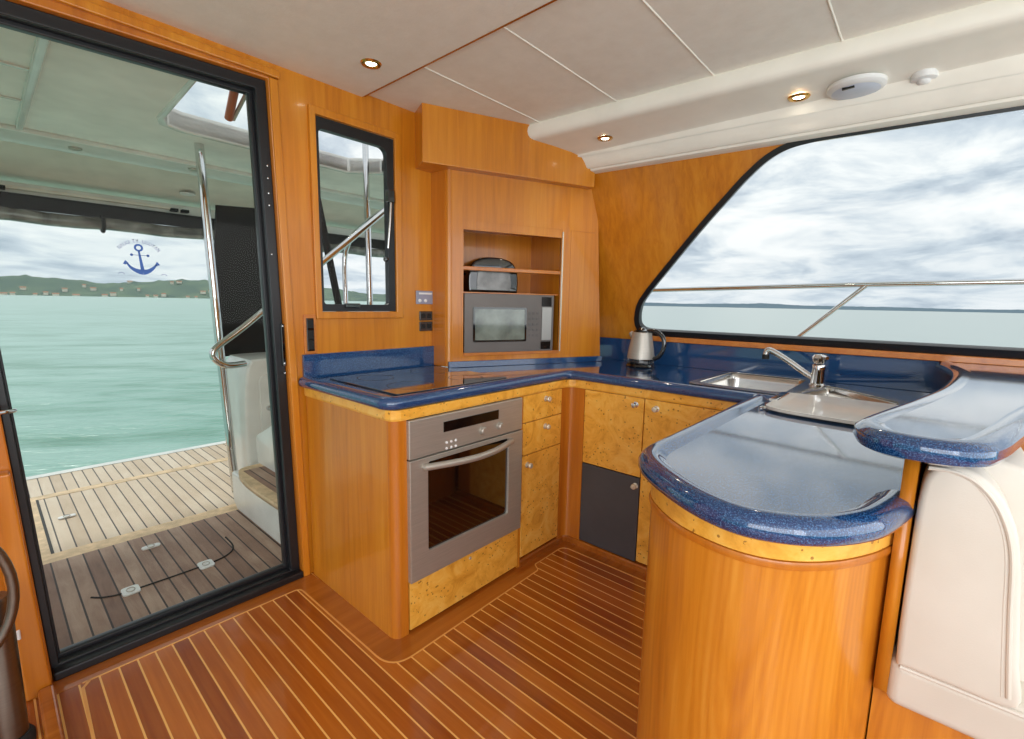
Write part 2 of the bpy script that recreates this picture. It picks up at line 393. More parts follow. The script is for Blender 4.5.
# ceiling
ce = tag(obj('ceiling', box(-1.7, 2.62, -1.75, 2.0, 2.10, 2.13), 'soffit'), kind='structure')
obj('ceiling_panel', box(-1.7, 1.188, -1.7, 1.955, 2.065, 2.099), 'vinyl', ce, bevel=.008)
ys = [1.96, 1.553, 1.14, .735, .327, -.08, -.49, -.9, -1.31, -1.7]
for a, b_ in zip(ys, ys[1:]):
    obj('ceiling_panel', box(1.198, 2.03, b_+.001, a-.001, 2.083, 2.099), 'vinyl', ce, bevel=.004)
    obj('piping', tube(bmesh.new(), [(1.2, b_, 2.0835), (2.03, b_, 2.0835)], .0035, 8), 'soffit', ce)
obj('seam_strip', box(1.188, 1.198, -1.7, 1.94, 2.07, 2.099), 'wood_floor', ce)
# soffit over the side window
prof = [(1.935, 2.10), (1.916, 2.082), (1.908, 2.068), (1.906, 2.05), (1.910, 2.034), (1.920, 2.022), (1.938, 2.0155), (1.96, 2.0135), (2.06, 2.003), (2.15, 1.990), (2.185, 1.982), (2.21, 1.965), (2.228, 1.942), (2.240, 1.920), (2.250, 1.914), (2.262, 1.916), (2.266, 1.906), (2.285, 1.900), (2.36, 1.900), (2.36, 2.10)]
bm = bmesh.new(); R0 = []; R1 = []
for x, z in prof:
    k_ = (x > 2.2 and z < 2.05)
    sh = .19*max(0, 2.2-x)/.28
    R0.append(bm.verts.new((x-.013*max(0, 2.2-x)/.28, 1.85, z + (.017 if k_ else 0)))); R1.append(bm.verts.new((x+sh, -1.7, z-(.076 if k_ else 0))))
for k in range(len(prof)):
    bm.faces.new((R0[k], R0[(k+1) % len(prof)], R1[(k+1) % len(prof)], R1[k]))
bm.faces.new(R0); bm.faces.new(R1[::-1])
tag(obj('trim_1', bm, 'soffit', smooth=True), kind='structure')
# aft bulkhead: door opening and small window opening
TL, TR, BR, BL = (-.03, 1.978), (.793, 2.005), (.836, 0.), (.050, 0.)
W = rloop(.966, 1.338, 1.148, 1.932)
wall = [(.84, 0), (1.62, 0), (1.62, 2.10), (-1.6, 2.10), (-1.6, 0), (-.005, 0), (-.085, 2.03), (.797, 2.03)]
tag(obj('wall_aft', plate([[(.862, 0), (1.62, 0), (1.62, 2.10), (-.12, 2.10), (-.085, 2.028), (.818, 2.028)], W[::-1]], .05, XZ(BW+.025)), 'wood'), kind='structure')
tag(obj('wall_left', plate([[(-1.6, 0), (-.0, 0), (-.085, 2.028), (-.12, 2.10), (-1.6, 2.10)]], .05, XZ(BW+.025)), 'wood_d'), kind='structure')
dr = thing('door_1', (.4, 1.97, 0), kind='structure')
obj('casing', plate([[(-.03, 0), (-.11, 2.03), (.818, 2.03), (.862, 0), (BR[0], 0), TR, TL, BL]], .06, XZ(BW+.026)), 'wood_d', dr, bevel=.004)
obj('casing', plate([[(.838, .0), (.795, 2.01), (.825, 2.01), (.868, 0.)]], .012, XZ(BW-.006)), 'wood', dr, bevel=.004)
obj('casing', plate([[(-.03, 2.012), (-.03, 2.04), (.83, 2.04), (.83, 2.012)]], .02, XZ(BW-.010)), 'wood', dr, bevel=.004)
obj('casing', plate([[(-.012, 0.), (-.03, .7), (.018, .7), (.046, 0.)]], .05, XZ(BW-.03)), 'wood_d', dr, bevel=.006)
def inset(q, d_): 
    (a, b_, c_, e) = q
    l_ = d_*.48; return [(a[0]+l_, a[1]-d_), (b_[0]-d_, b_[1]-d_), (c_[0]-d_, c_[1]+d_), (e[0]+l_, e[1]+d_)]
Q = (TL, TR, BR, BL)
obj('frame', plate([list(Q), inset(Q, .038)[::-1]], .04, XZ(BW+.04)), 'black', dr, bevel=.003)
obj('frame', plate([inset(Q, .036), inset(Q, .052)[::-1]], .03, XZ(BW+.065)), 'black', dr, bevel=.003)
obj('sill', plate([[(.05, .0), (.838, .0), (.836, .03), (.052, .03)]], .05, XZ(BW+.012)), 'black', dr, bevel=.006)
obj('pane', plate([inset(Q, .05)], .006, XZ(BW+.065)), 'glassd', dr)
for z in (1.70, 1.655, 1.60, 1.555, 1.37):
    obj('screw', lathe(bmesh.new(), [(0, 0), (.0035, 0), (.003, .002), (0, .0025)], seg=10), 'chrome', dr, matrix=Matrix.Translation((.783, BW+.019, z)) @ Matrix.Rotation(PI/2, 4, 'X'))
obj('latch', box(.800, .812, BW+.006, BW+.02, .93, 1.10), 'blackgloss', dr, bevel=.002)
for z in (.94, 1.09, .90):
    obj('screw', lathe(bmesh.new(), [(0, 0), (.004, 0), (.003, .002), (0, .0025)], seg=10), 'chrome', dr, matrix=Matrix.Translation((.806, BW+.006, z)) @ Matrix.Rotation(PI/2, 4, 'X'))
# anchor decal on the glass
def arc(cx, cz, r, a0, a1, n=20): return [(cx+r*math.cos(a0+(a1-a0)*k/n), cz+r*math.sin(a0+(a1-a0)*k/n)) for k in range(n+1)]
bm = bmesh.new(); ax, az = .378, 1.358
def stroke(bm, pts, w0, w1=None):
    n = len(pts)
    L = []; 
    for i, p in enumerate(pts):
        w_ = w0 + (w0 if w1 is None else w1)*0; w_ = w0 if w1 is None else w0+(w1-w0)*i/(n-1)
        d_ = (Vector(pts[min(i+1, n-1)])-Vector(pts[max(i-1, 0)])).normalized()
        L.append((bm.verts.new((p[0]-d_.y*w_, p[1]+d_.x*w_, 0)), bm.verts.new((p[0]+d_.y*w_, p[1]-d_.x*w_, 0))))
    for A, B in zip(L, L[1:]): bm.faces.new((A[0], A[1], B[1], B[0]))
stroke(bm, arc(ax-.004, az, .0095, 0, 2*PI, 24), .003)
stroke(bm, [(ax-.004, az-.011), (ax+.002, az-.071)], .0026, .005)
stroke(bm, [(ax-.024, az-.024), (ax+.020, az-.024)], .0008)
for q in (-.024, .020): stroke(bm, arc(ax+q, az-.024, .0022, 0, 2*PI, 10), .0022)
AR = smooth_pts([(ax-.038, az-.052), (ax-.028, az-.066), (ax-.012, az-.076), (ax+.003, az-.079), (ax+.018, az-.075), (ax+.032, az-.064), (ax+.041, az-.052)], 5)
h_ = len(AR)//2
stroke(bm, AR[:h_+1], .002, .009); stroke(bm, AR[h_:], .009, .002)
for q, s_ in ((-.041, 1), (.044, 1)): stroke(bm, [(ax+q-.004, az-.056), (ax+q, az-.046), (ax+q+.004, az-.054)], .004)
obj('anchor_decal', bm, 'decal', dr, matrix=XZ(BW+.061))
# worn, barely legible arched lettering above the anchor, and two small marks beneath
bm = bmesh.new()
glyph = {0: [(0, 0), (0, 1), (1, 0), (1, 1)], 1: [(0, 0), (.5, 1), (1, 0)], 2: [(0, 1), (0, .2), (.5, 0), (1, .2), (1, 1)], 3: [(1, .9), (0, .7), (0, .2), (1, .1), (1, .5)], 4: [(0, 0), (0, 1)], 5: [(0, 1), (1, 1), (.5, 1), (.5, 0)], 6: [(0, 1), (.5, .5), (1, 1), (.5, .5), (.5, 0)]}
seq = [0, 1, 2, 3, 4, 5, 6, None, 2, 3, 2, 6, 1, 0]
for i, g_ in enumerate(seq):
    if g_ is None: continue
    a = math.radians(140 - i*100/(len(seq)-1)); R_ = .068; cx_ = ax-.002+R_*math.cos(a); cz_ = az-.046+R_*math.sin(a)
    ca, sa = math.cos(a-PI/2), math.sin(a-PI/2)
    pts = [(cx_+(q[0]-.5)*.0062*ca-(q[1]-.5)*.011*sa, cz_+(q[0]-.5)*.0062*sa+(q[1]-.5)*.011*ca) for q in glyph[g_]]
    for A, B in zip(pts, pts[1:]): stroke(bm, [A, B], .0009)
for q in (-.055, .060): stroke(bm, arc(ax+q, az-.092, .009, .4, 2.6, 8), .0011)
obj('decal_lettering', bm, 'decaltext', dr, matrix=XZ(BW+.061))
# left doorway sliver: grab handle at the frame
obj('grab_handle', tube(bmesh.new(), [(.002, BW-.01, .868), (.004, BW-.045, .872), (.024, BW-.055, .876), (.040, BW-.04, .874), (.044, BW-.012, .87)], .0055), 'chrome', dr, smooth=True)
obj('strike_plate', box(-.012, -.004, BW-.06, BW-.045, .205, .235), 'whiteplastic', dr, bevel=.003)
# small window
wn_ = thing('window_1', (1.155, BW, 1.15), kind='structure')
Wc = rloop(.940, 1.372, 1.118, 1.962)
obj('casing', plate([Wc, W[::-1]], .014, XZ(BW-.006)), 'wood', wn_, bevel=.003)
obj('frame', plate([rloop(.968, 1.336, 1.150, 1.930), rloop(.980, 1.300, 1.180, 1.885, (.012, .015, .035, .02))[::-1]], .03, XZ(BW+.012)), 'black', wn_, bevel=.003)
obj('pane', plate([rloop(.975, 1.305, 1.175, 1.895, .02)], .005, XZ(BW+.018)), 'glass', wn_)
obj('window_stay', tube(bmesh.new(), [(1.306, BW-.022, 1.66), (1.300, BW-.02, 1.56), (1.290, BW-.015, 1.44)], .005), 'chrome', wn_, smooth=True)
obj('stay_bracket', box(1.288, 1.322, BW-.03, BW-.002, 1.645, 1.70), 'blackgloss', wn_, bevel=.004)
obj('catch', box(1.07, 1.14, BW-.02, BW+.0, 1.165, 1.185), 'blackgloss', wn_, bevel=.004)
obj('catch', lathe(bmesh.new(), [(0, 0), (.012, 0), (.010, .014), (0, .016)], seg=16), 'blackgloss', wn_, matrix=Matrix.Translation((1.285, BW, 1.39)) @ Matrix.Rotation(PI/2, 4, 'X'))
# side wall with the big window
top_ = [(.69, 1.926), (.588, 1.962), (.432, 1.972), (0, 1.962), (-.5, 1.945), (-1.2, 1.93), (-1.45, 1.93)]
Lc = smooth_pts([(1.18, 1.034), (1.26, 1.042), (1.305, 1.075), (1.318, 1.13), (1.305, 1.21), (1.255, 1.29), (1.15, 1.42), (.978, 1.627), (.86, 1.757), (.78, 1.842), (.69, 1.918), (.60, 1.958), (.5, 1.970), (.432, 1.971)], 5)
WO = [(-1.45, 1.036)] + Lc + [(0, 1.958), (-.5, 1.942), (-1.45, 1.93)]
def inset_loop(L, d_):
    n = len(L); out = []
    ar = sum(L[i][0]*L[(i+1) % n][1]-L[(i+1) % n][0]*L[i][1] for i in range(n)); s = 1 if ar > 0 else -1
    for i in range(n):
        p0 = Vector(L[i-1]); p = Vector(L[i]); p1 = Vector(L[(i+1) % n]); a = (p-p0).normalized(); c_ = (p1-p).normalized()
        n0 = Vector((-a.y, a.x))*s; n1 = Vector((-c_.y, c_.x))*s; m_ = (n0+n1).normalized(); k = 1/max(.5, m_.dot(n0)); q = p+m_*d_*k; out.append((q.x, q.y))
    return out
ws = tag(obj('wall_side', lean(plate([[(-1.9, 1.0), (2.2, 1.0), (2.2, 2.2), (-1.9, 2.2)], WO[::-1]], .06, YZ(SW+.03))), 'wood'), kind='structure')
obj('lower_lining', box(SW, SW+.06, -1.7, 1.95, 0, 1.002), 'wood', ws)
w2 = thing('window_2', (SW, .2, 1.03), kind='structure')
obj('frame', lean(plate([inset_loop(WO, -.004), inset_loop(WO, .026)[::-1]], .035, YZ(SW+.008))), 'black', w2, bevel=.004)
obj('pane', lean(plate([inset_loop(WO, .02)], .006, YZ(SW+.02))), 'glass', w2)
# ================================================================== CABINETRY
def local(ox, oy, ang): return Matrix.Translation((ox, oy, 0)) @ Matrix.Rotation(ang, 4, 'Z')
def knob(parent, x, y, z, facing, r=.013, mat='knob', label=None):
    bm = lathe(bmesh.new(), [(0, 0), (r*1.05, 0), (r*1.05, .003), (r*.55, .005), (r*.5, .012), (r*.9, .017), (r, .021), (r*.8, .026), (0, .028)], seg=20)
    R_ = Matrix.Rotation(PI/2, 4, 'X') if facing == '-y' else Matrix.Rotation(-PI/2, 4, 'Y')
    return obj('knob', bm, mat, parent, smooth=True, matrix=Matrix.Translation((x, y, z)) @ R_)
CF = 1.308     # aft cabinet fronts
# --- oven cabinet
oc = thing('oven_cabinet', (1.24, 1.6, 0), 'honey teak corner cabinet beside the glass door, housing the oven', 'cabinet')
obj('side_panel', box(.878, .905, 1.335, 1.925, .0, .805), 'wood', oc, bevel=.002)
post = [(.882, 1.345), (.878, 1.3345), (.883, 1.318), (.893, 1.308), (.908, 1.303), (.934, 1.303), (.934, 1.40), (.882, 1.40)]
obj('corner_post', plate([post], .812, XY(.406)), 'wood_d', oc, smooth=True)
obj('burl_trim', sweep([(.876, 1.925), (.876, 1.335), (.882, 1.316), (.893, 1.306), (.908, 1.300), (1.545, 1.300)], [(-.02, .800), (-.02, .838), (.004, .838), (.004, .808), (.001, .800)]), 'burl', oc)
bm = bmesh.new(); add_box(bm, .906, .93, CF+.012, 1.93, 0, .80); add_box(bm, 1.532, 1.545, CF+.012, 1.93, 0, .80); add_box(bm, .93, 1.532, CF+.012, 1.93, 0, .19); add_box(bm, .93, 1.532, 1.84, 1.93, .19, .80)
obj('body', bm, 'wood_d', oc)
obj('lower_panel', box(.940, 1.530, CF-.006, CF+.012, .012, .198), 'burl', oc, bevel=.0015)
obj('stile', box(1.530, 1.548, CF-.004, CF+.02, 0, .80), 'wood', oc)
obj('keyhole', lathe(bmesh.new(), [(0, 0), (.007, 0), (.006, .003), (0, .003)], seg=14), 'knob', oc, matrix=Matrix.Translation((1.235, CF-.006, .172)) @ Matrix.Rotation(PI/2, 4, 'X'))
# --- oven
ov = thing('oven', (1.236, CF, .2), 'stainless steel built-in oven with curved bar handle and dark window', 'oven')
obj('body', box(.945, 1.53, CF, 1.80, .205, .79), 'rubber', ov)
obj('control_panel', box(.934, 1.528, CF-.02, CF, .658, .797), 'steel', ov, bevel=.004)
obj('display', box(1.085, 1.375, CF-.0225, CF-.018, .730, .768), 'display', ov)
for x in (1.335, 1.435):
    obj('control_knob', lathe(bmesh.new(), [(0, 0), (.016, 0), (.015, .012), (.012, .015), (0, .015)], seg=20), 'steel', ov, smooth=True, matrix=Matrix.Translation((x-.05, CF-.02, .698)) @ Matrix.Rotation(PI/2, 4, 'X'))
for r_ in range(2):
    for k in range(3):
        obj('button', lathe(bmesh.new(), [(0, 0), (.0055, 0), (.004, .003), (0, .003)], seg=12), 'whiteplastic', ov, matrix=Matrix.Translation((1.10+k*.022, CF-.02, .688-.022*r_)) @ Matrix.Rotation(PI/2, 4, 'X'))
od = obj('oven_door', plate([rloop(.934, 1.528, .203, .654), rloop(1.012, 1.440, .30, .636, .012)[::-1]], .022, XZ(CF-.012)), 'steel', ov, bevel=.002)
obj('door_window', box(1.005, 1.45, CF-.014, CF-.006, .29, .645), 'ovenglass', od)
hp = [(.995+.455*k/14, CF-.03-.05*math.sin(PI*k/14), .622) for k in range(15)]
obj('handle', tube(bmesh.new(), [(.995, CF-.02, .622)]+hp[0:]+[(1.45, CF-.02, .622)], .0125, 14), 'steel', od, smooth=True)
# --- drawer cabinet
dc = thing('drawer_cabinet', (1.70, 1.6, 0), 'burl fronted cabinet right of the oven with two drawers over a door', 'cabinet')
obj('body', box(1.549, 1.86, CF+.014, 1.93, 0, .80), 'wood_d', dc)
obj('burl_trim', sweep([(1.545, 1.300), (1.84, 1.300), (1.872, 1.290), (1.892, 1.262), (1.896, 1.215)], [(-.02, .800), (-.02, .838), (.004, .838), (.004, .808), (.001, .800)]), 'burl', dc)
def front(name, p, x0, x1, z0, z1, mat='burl'): return obj(name, box(x0, x1, CF-.006, CF+.013, z0, z1), mat, p, bevel=.0015)
d1 = front('drawer', dc, 1.552, 1.836, .676, .797); knob(d1, 1.71, CF-.006, .765, '-y')
d2 = front('drawer', dc, 1.552, 1.836, .526, .672); knob(d2, 1.71, CF-.006, .634, '-y')
d3 = front('door', dc, 1.552, 1.836, .042, .522); knob(d3, 1.585, CF-.006, .478, '-y')
# concave corner post
cp = rpath([(1.838, 1.304, 0), (1.899, 1.304, .045), (1.899, 1.213, 0)], 10)
obj('corner_post', sweep(cp, [(0, .0), (0, .808), (-.02, .808), (-.02, 0)]), 'wood_d', dc, smooth=True)
# --- sink cabinet
sk = thing('sink_cabinet', (2.2, .9, 0), 'burl and grey fronted base cabinet below the kettle and sink', 'cabinet')
XF = 1.903
obj('body', box(XF+.014, 2.575, .455, 1.28, 0, .705), 'wood_d', sk)
obj('front_rail', box(XF+.012, XF+.03, .455, 1.28, .70, .80), 'wood_d', sk)
obj('burl_trim', sweep([(1.896, 1.215), (1.896, .45)], [(-.02, .800), (-.02, .838), (.004, .838), (.004, .808), (.001, .800)]), 'burl', sk)
def frontx(name, p, y0, y1, z0, z1, mat='burl'): return obj(name, box(XF-.006, XF+.013, y0, y1, z0, z1), mat, p, bevel=.0015)
e1 = frontx('door', sk, .907, 1.210, .438, .797); knob(e1, XF-.006, .945, .765, '-x', mat='chrome')
e2 = frontx('door', sk, .58, .902, .042, .797); knob(e2, XF-.006, .848, .762, '-x')
e3 = frontx('door', sk, .907, 1.210, .035, .433, 'grey'); e3['label'] = 'plain dark grey door'; knob(e3, XF-.006, .925, .395, '-x')
# --- peninsula
pen = rpath([(1.90, .44, 0), (1.02, .44, .05)], 4) 
penD = smooth_pts([(1.10, .440), (1.0, .438), (.925, .408), (.85, .322), (.822, .225), (.838, .15), (.894, .086), (.97, .040), (1.03, .0175), (1.05, .013)], 8)
penP = [(1.90, .44)] + penD
pc = thing('peninsula_cabinet', (1.3, .25, 0), 'round-ended honey teak cabinet curving out beneath the blue peninsula top', 'cabinet')
obj('curved_panel', plate([penP + [(1.90, .01)]], .79, XY(.395)), 'wood_c', pc, smooth=True)
obj('torus_moulding', sweep([(p[0], p[1]) for p in penP], [(0, .774), (.004, .775), (.006, .782), (.004, .789), (0, .790)]), 'wood_d', pc, smooth=True)
obj('top_band', plate([offset(penP, .002) + [(1.90, .01)]], .045, XY(.8135)), 'burl', pc, smooth=True)
# wooden divider behind the peninsula, carrying the bar top
dv = thing('divider_panel', (1.6, .0, 0), 'narrow upright teak panel between the peninsula and the cream seat', 'panel')
obj('upright', plate([[(1.022, .012), (1.25, .005), (1.7, -.062), (2.57, -.10), (2.57, -.12), (1.7, -.085), (1.25, -.014), (1.022, -.008)]], .444, XY(.742)), 'wood', dv)
obj('base_panel', box(1.045, 2.57, -1.2, .011, 0, .518), 'wood_c', dv)
# ================================================================== COUNTERTOP
ct = thing('countertop', (1.9, 1.0, .84), 'dark blue speckled worktop running from the glass door to the round peninsula', 'worktop')
penT = smooth_pts([(1.12, .458), (1.0, .455), (.925, .425), (.848, .343), (.795, .257), (.783, .18), (.825, .100), (.905, .042), (1.0, .014), (1.06, .004)], 8)
cpath = rpath([(.868, 1.925, 0), (.868, 1.308, .05), (1.893, 1.308, .05), (1.893, .458, .02), (1.2, .458, 0)], 8)[:-1] + penT
A0 = (1.57, 1.815); ang = math.atan2(-.382, .924)
slab = cpath + [(1.25, .008), (1.7, -.058), (2.578, -.098), (2.578, .3), (2.578, 1.55), (2.43, 1.46), A0, (1.57, 1.925)]
bowl1 = rloop(2.055, 2.53, .405, .745, .05)
bowl2 = rpath([(1.76, .365, .04), (2.24, .365, .04), (2.395, .30, .03), (2.15, .055, .04), (1.76, .055, .04), (1.76, .365, .04)])
bowl2 = smooth_pts([(1.80, .36), (2.22, .36), (2.36, .33), (2.385, .28), (2.20, .09), (2.12, .06), (1.80, .06), (1.76, .10), (1.76, .32), (1.80, .36)], 4)[:-1]
obj('slab', plate([slab, bowl1[::-1], bowl2[::-1]], .030, XY(.853)), 'blue', ct)
nose = [(-.042, .8675), (-.034, .872), (-.026, .8785), (-.014, .883), (-.002, .882), (.010, .877), (.017, .867), (.018, .855), (.013, .844), (.004, .838), (-.03, .838)]
obj('edge_nosing', sweep(cpath, nose), 'blue', ct, smooth=True)
obj('backsplash', box(.874, 1.565, 1.923, 1.939, .868, .972), 'blue', ct, bevel=.002)
obj('backsplash', box(2.562, 2.579, -.12, 1.549, .868, 1.000), 'blue', ct, bevel=.002)
LT = local(A0[0], A0[1], ang)      # tower frame: u along face, v into the tower
obj('upstand', plate([rloop(-.01, .935, .8685, .900)], .016, LT @ XZ(-.009)), 'blue', ct, bevel=.002)
obj('ledge', box(2.545, 2.579, -1.4, 1.30, 1.0005, 1.028), 'wood_h', None, bevel=.003)
lg = bpy.data.objects['ledge']; lg.name = 'trim_2'; lg['kind'] = 'structure'
# hob
hb = thing('hob', (1.25, 1.6, .868), 'black glass cooktop set into the blue worktop above the oven', 'hob')
obj('glass_top', plate([rloop(.955, 1.535, 1.385, 1.875, .012)], .005, XY(.8715)), 'hob', hb)
for (x, y, r_) in ((1.10, 1.50, .09), (1.39, 1.50, .075), (1.10, 1.75, .075), (1.39, 1.75, .09)):
    bm = bmesh.new(); stroke(bm, arc(x, y, r_, 0, 2*PI, 40), .0012); obj('cooking_zone', bm, 'grey', hb, matrix=XY(.8744))
# ================================================================== TOWER
tw = thing('tall_cabinet', (1.95, 1.75, .87), 'angled teak tower in the corner with the microwave niche', 'cabinet')
H = rloop(.072, .645, .935, 1.602)
obj('face', plate([[(.012, .872), (.935, .872), (.862, 1.9), (.862, 2.0), (.012, 2.0)], H[::-1]], .018, LT @ XZ(.010)), 'wood', tw)
bm = lathe(bmesh.new(), [(0, .872), (.022, .872), (.022, 1.85), (0, 1.85)], (0, 0, 0), 24)
obj('rounded_post', bm, 'wood', tw, smooth=True, matrix=LT @ Matrix.Translation((.004, .022, 0)))
obj('side', box(1.556, 1.572, 1.835, 1.939, .872, 1.9), 'wood_d', tw)
bm = bmesh.new()
add_box(bm, .06, .072, .018, .36, .93, 1.604); add_box(bm, .645, .657, .018, .36, .93, 1.604)
add_box(bm, .06, .657, .36, .372, .93, 1.615); add_box(bm, .06, .657, .018, .36, 1.602, 1.615); add_box(bm, .06, .657, .018, .36, .922, .935)
obj('niche', bm, 'wood', tw, matrix=LT)
bm = bmesh.new(); add_box(bm, .072, .645, .004, .022, 1.558, 1.602)
obj('niche_rail', bm, 'wood', tw, matrix=LT)
obj('edge_strip', box(.645, .652, -.004, .0, .935, 1.59), 'knob', tw, matrix=LT)
obj('shelf', box(.073, .643, .006, .05, 1.360, 1.380), 'wood_d', tw, bevel=.003, matrix=LT)
obj('shelf', box(.073, .643, -.004, .02, .924, .940), 'wood_h', tw, bevel=.002, matrix=LT)
obj('sill_shelf', box(.073, .643, .02, .35, 1.246, 1.252), 'wood_d', tw, matrix=LT)
bm = bmesh.new(); add_box(bm, .70, .703, -.0006, .003, .91, 1.602); add_box(bm, .70, .86, -.0006, .003, 1.600, 1.602)
obj('panel_joint', bm, 'wood_d', tw, matrix=LT)
# valance
vl = tag(obj('valance', box(-.149, .805, -.055, .14, 1.83, 2.09), 'wood', matrix=LT, bevel=.004), 'projecting teak valance box above the microwave tower, under the ceiling', 'valance')
# microwave
mw = thing('microwave', (1.85, 1.72, .94), 'grey microwave with dark framed window built into the corner niche', 'microwave')
obj('case', box(.078, .602, .012, .33, .941, 1.244), 'silver', mw, bevel=.003, matrix=LT)
obj('fascia', plate([rloop(.078, .602, .941, 1.244, .006)], .016, LT @ XZ(.006)), 'silver', mw, bevel=.003)
obj('window_frame', plate([rloop(.124, .432, .995, 1.176, .008), rloop(.134, .422, 1.005, 1.166, .006)[::-1]], .006, LT @ XZ(-.004)), 'blackgloss', mw)
obj('window', box(.132, .424, -.005, -.002, 1.003, 1.168), flat('microwave_window', (112, 120, 112), .1, coat=.8, var=.25, vs=9), mw, matrix=LT)
obj('display', box(.525, .585, -.006, -.002, 1.185, 1.235), 'display', mw, matrix=LT)
obj('release_button', box(.525, .585, -.006, -.002, .950, .992), 'display', mw, matrix=LT)
obj('handle_panel', box(.528, .588, -.007, -.002, 1.0, 1.18), flat('light_silver', (176, 176, 172), .35, metal=.4), mw, bevel=.002, matrix=LT)
for r_ in range(5):
    for k in range(3):
        obj('key', box(.446+k*.024, .460+k*.024, -.004, -.001, 1.02+r_*.03, 1.034+r_*.03), flat('key_grey', (98, 94, 92), .4) if (r_ == k == 0) else bpy.data.materials['key_grey'], mw, bevel=.001, matrix=LT)
# toaster
ts = thing('toaster', (1.85, 1.8, 1.252), 'black and steel toaster standing above the microwave behind the shelf rail', 'toaster')
tp = smooth_pts([(-.125, 0), (-.128, .05), (-.122, .10), (-.098, .140), (-.05, .158), (0, .162), (.05, .158), (.098, .140), (.122, .10), (.128, .05), (.125, 0)], 4)
TM = LT @ Matrix.Translation((.268, .15, 1.253)) @ Matrix.Diagonal((1.14, 1, 1.14, 1))
obj('body', plate([tp], .17, TM @ XZ(0), bevel=.012), 'blackgloss', ts, smooth=True)
obj('steel_side', plate([smooth_pts([(-.085, .012), (-.085, .06), (-.07, .105), (0, .112), (.07, .105), (.085, .06), (.085, .012)], 4)], .006, TM @ XZ(-.086)), flat('dark_steel', (96, 94, 92), .25, metal=.85, var=.2, vs=14), ts)
obj('top_grille', box(-.06, .06, -.05, .05, .150, .160), 'chrome', ts, bevel=.004, matrix=TM)
obj('lever', box(-.143, -.125, -.012, .012, .08, .092), 'blackgloss', ts, bevel=.003, matrix=TM)
# ================================================================== SMALL THINGS ON THE WALL
def wallbox(name, label, cat, x0, x1, z0, z1, mat, t_=.008, group=None):
    o = thing(name, ((x0+x1)/2, BW, z0), label, cat, group)
    obj('plate', box(x0, x1, BW-t_, BW-.0005, z0, z1), mat, o, bevel=.002); return o
s1 = wallbox('switch_panel', 'tall narrow black rocker switch panel in a teak surround beside the door', 'switch', .886, .938, .972, 1.136, 'wood_h')
obj('rocker_bank', box(.895, .925, BW-.014, BW-.006, .985, 1.122), 'blackgloss', s1, bevel=.002)
for k in range(3): obj('rocker', box(.898, .922, BW-.019, BW-.012, .992+k*.044, 1.028+k*.044), 'rubber', s1, bevel=.002)
s2 = wallbox('control_plate', 'grey control plate above the black sockets, right of the small window', 'switch', 1.455, 1.565, 1.186, 1.252, 'switchgrey')
for x in (1.475, 1.51): obj('button', lathe(bmesh.new(), [(0, 0), (.009, 0), (.008, .004), (0, .005)], seg=16), 'whiteplastic', s2, matrix=Matrix.Translation((x, BW-.008, 1.203)) @ Matrix.Rotation(PI/2, 4, 'X'))
obj('label_strip', box(1.47, 1.55, BW-.0095, BW-.0075, 1.234, 1.243), 'whiteplastic', s2)
for z0, z1, lb in ((1.103, 1.150, 'upper of the two black double sockets beside the tower'), (1.050, 1.098, 'lower of the two black double sockets beside the tower')):
    s = wallbox('power_socket', lb, 'socket', 1.475, 1.555, z0, z1, 'blackgloss', group='black sockets')
    for x in (1.497, 1.533): obj('outlet', box(x-.012, x+.012, BW-.011, BW-.007, z0+.012, z1-.012), 'rubber', s, bevel=.002)
# ================================================================== CEILING FITTINGS
def downlight(x, y, z, label):
    o = thing('downlight', (x, y, z), label, 'light', 'brass downlights')
    obj('ring', lathe(bmesh.new(), [(.020, -.001), (.024, -.006), (.034, -.005), (.038, 0), (.020, 0)], (x, y, z), 32), 'brass', o, smooth=True)
    obj('bulb', lathe(bmesh.new(), [(0, -.004), (.014, -.003), (.02, 0), (0, 0)], (x, y, z), 24), 'bulb', o)
    l = bpy.data.lights.new('downlight_beam', 'SPOT'); l.energy = 2; l.spot_size = 2.2; l.spot_blend = .8; l.shadow_soft_size = .02; l.color = (1, .9, .74)
    lo = bpy.data.objects.new('downlight_beam', l); COL.objects.link(lo); lo.location = (x, y, z-.02)
    lo.parent = o; lo.matrix_parent_inverse = PM[o.name].inverted()
downlight(1.048, 1.652, 2.065, 'brass downlight alone in the plain ceiling panel near the door')
downlight(2.095, 1.283, 1.998, 'brass downlight in the white soffit, nearest the corner tower')
downlight(2.135, .471, 1.990, 'brass downlight in the white soffit beside the round white dome')
sp = thing('dome_light', (2.155, .296, 1.989), 'large round white dome fitting on the soffit over the window', 'ceiling fitting')
obj('rim', lathe(bmesh.new(), [(0, .004), (.088, .004), (.088, -.008), (.081, -.016), (.072, -.019), (0, -.019)], (2.155, .296, 1.989), 48), 'whiteplastic', sp, smooth=True)
obj('lens', lathe(bmesh.new(), [(0, -.030), (.04, -.028), (.065, -.023), (.074, -.018), (0, -.015)], (2.155, .296, 1.989), 48), 'lensplastic', sp, smooth=True)
obj('badge', box(-.018, .018, -.004, .004, -.004, .004), 'display', sp, matrix=Matrix.Translation((2.092, .310, 1.9660)) @ Matrix.Rotation(PI/2-.1, 4, 'Z'))
sd = thing('alarm', (2.190, .112, 1.977), 'small round white alarm on the soffit right of the dome fitting', 'alarm')
obj('base', lathe(bmesh.new(), [(0, .02), (.036, .02), (.036, -.006), (.03, -.010), (0, -.010)], (2.190, .112, 1.977), 32), 'whiteplastic', sd, smooth=True)
obj('cap', lathe(bmesh.new(), [(0, -.022), (.012, -.021), (.018, -.016), (.02, -.009), (0, -.009)], (2.190, .112, 1.977), 24), 'whiteplastic', sd, smooth=True)
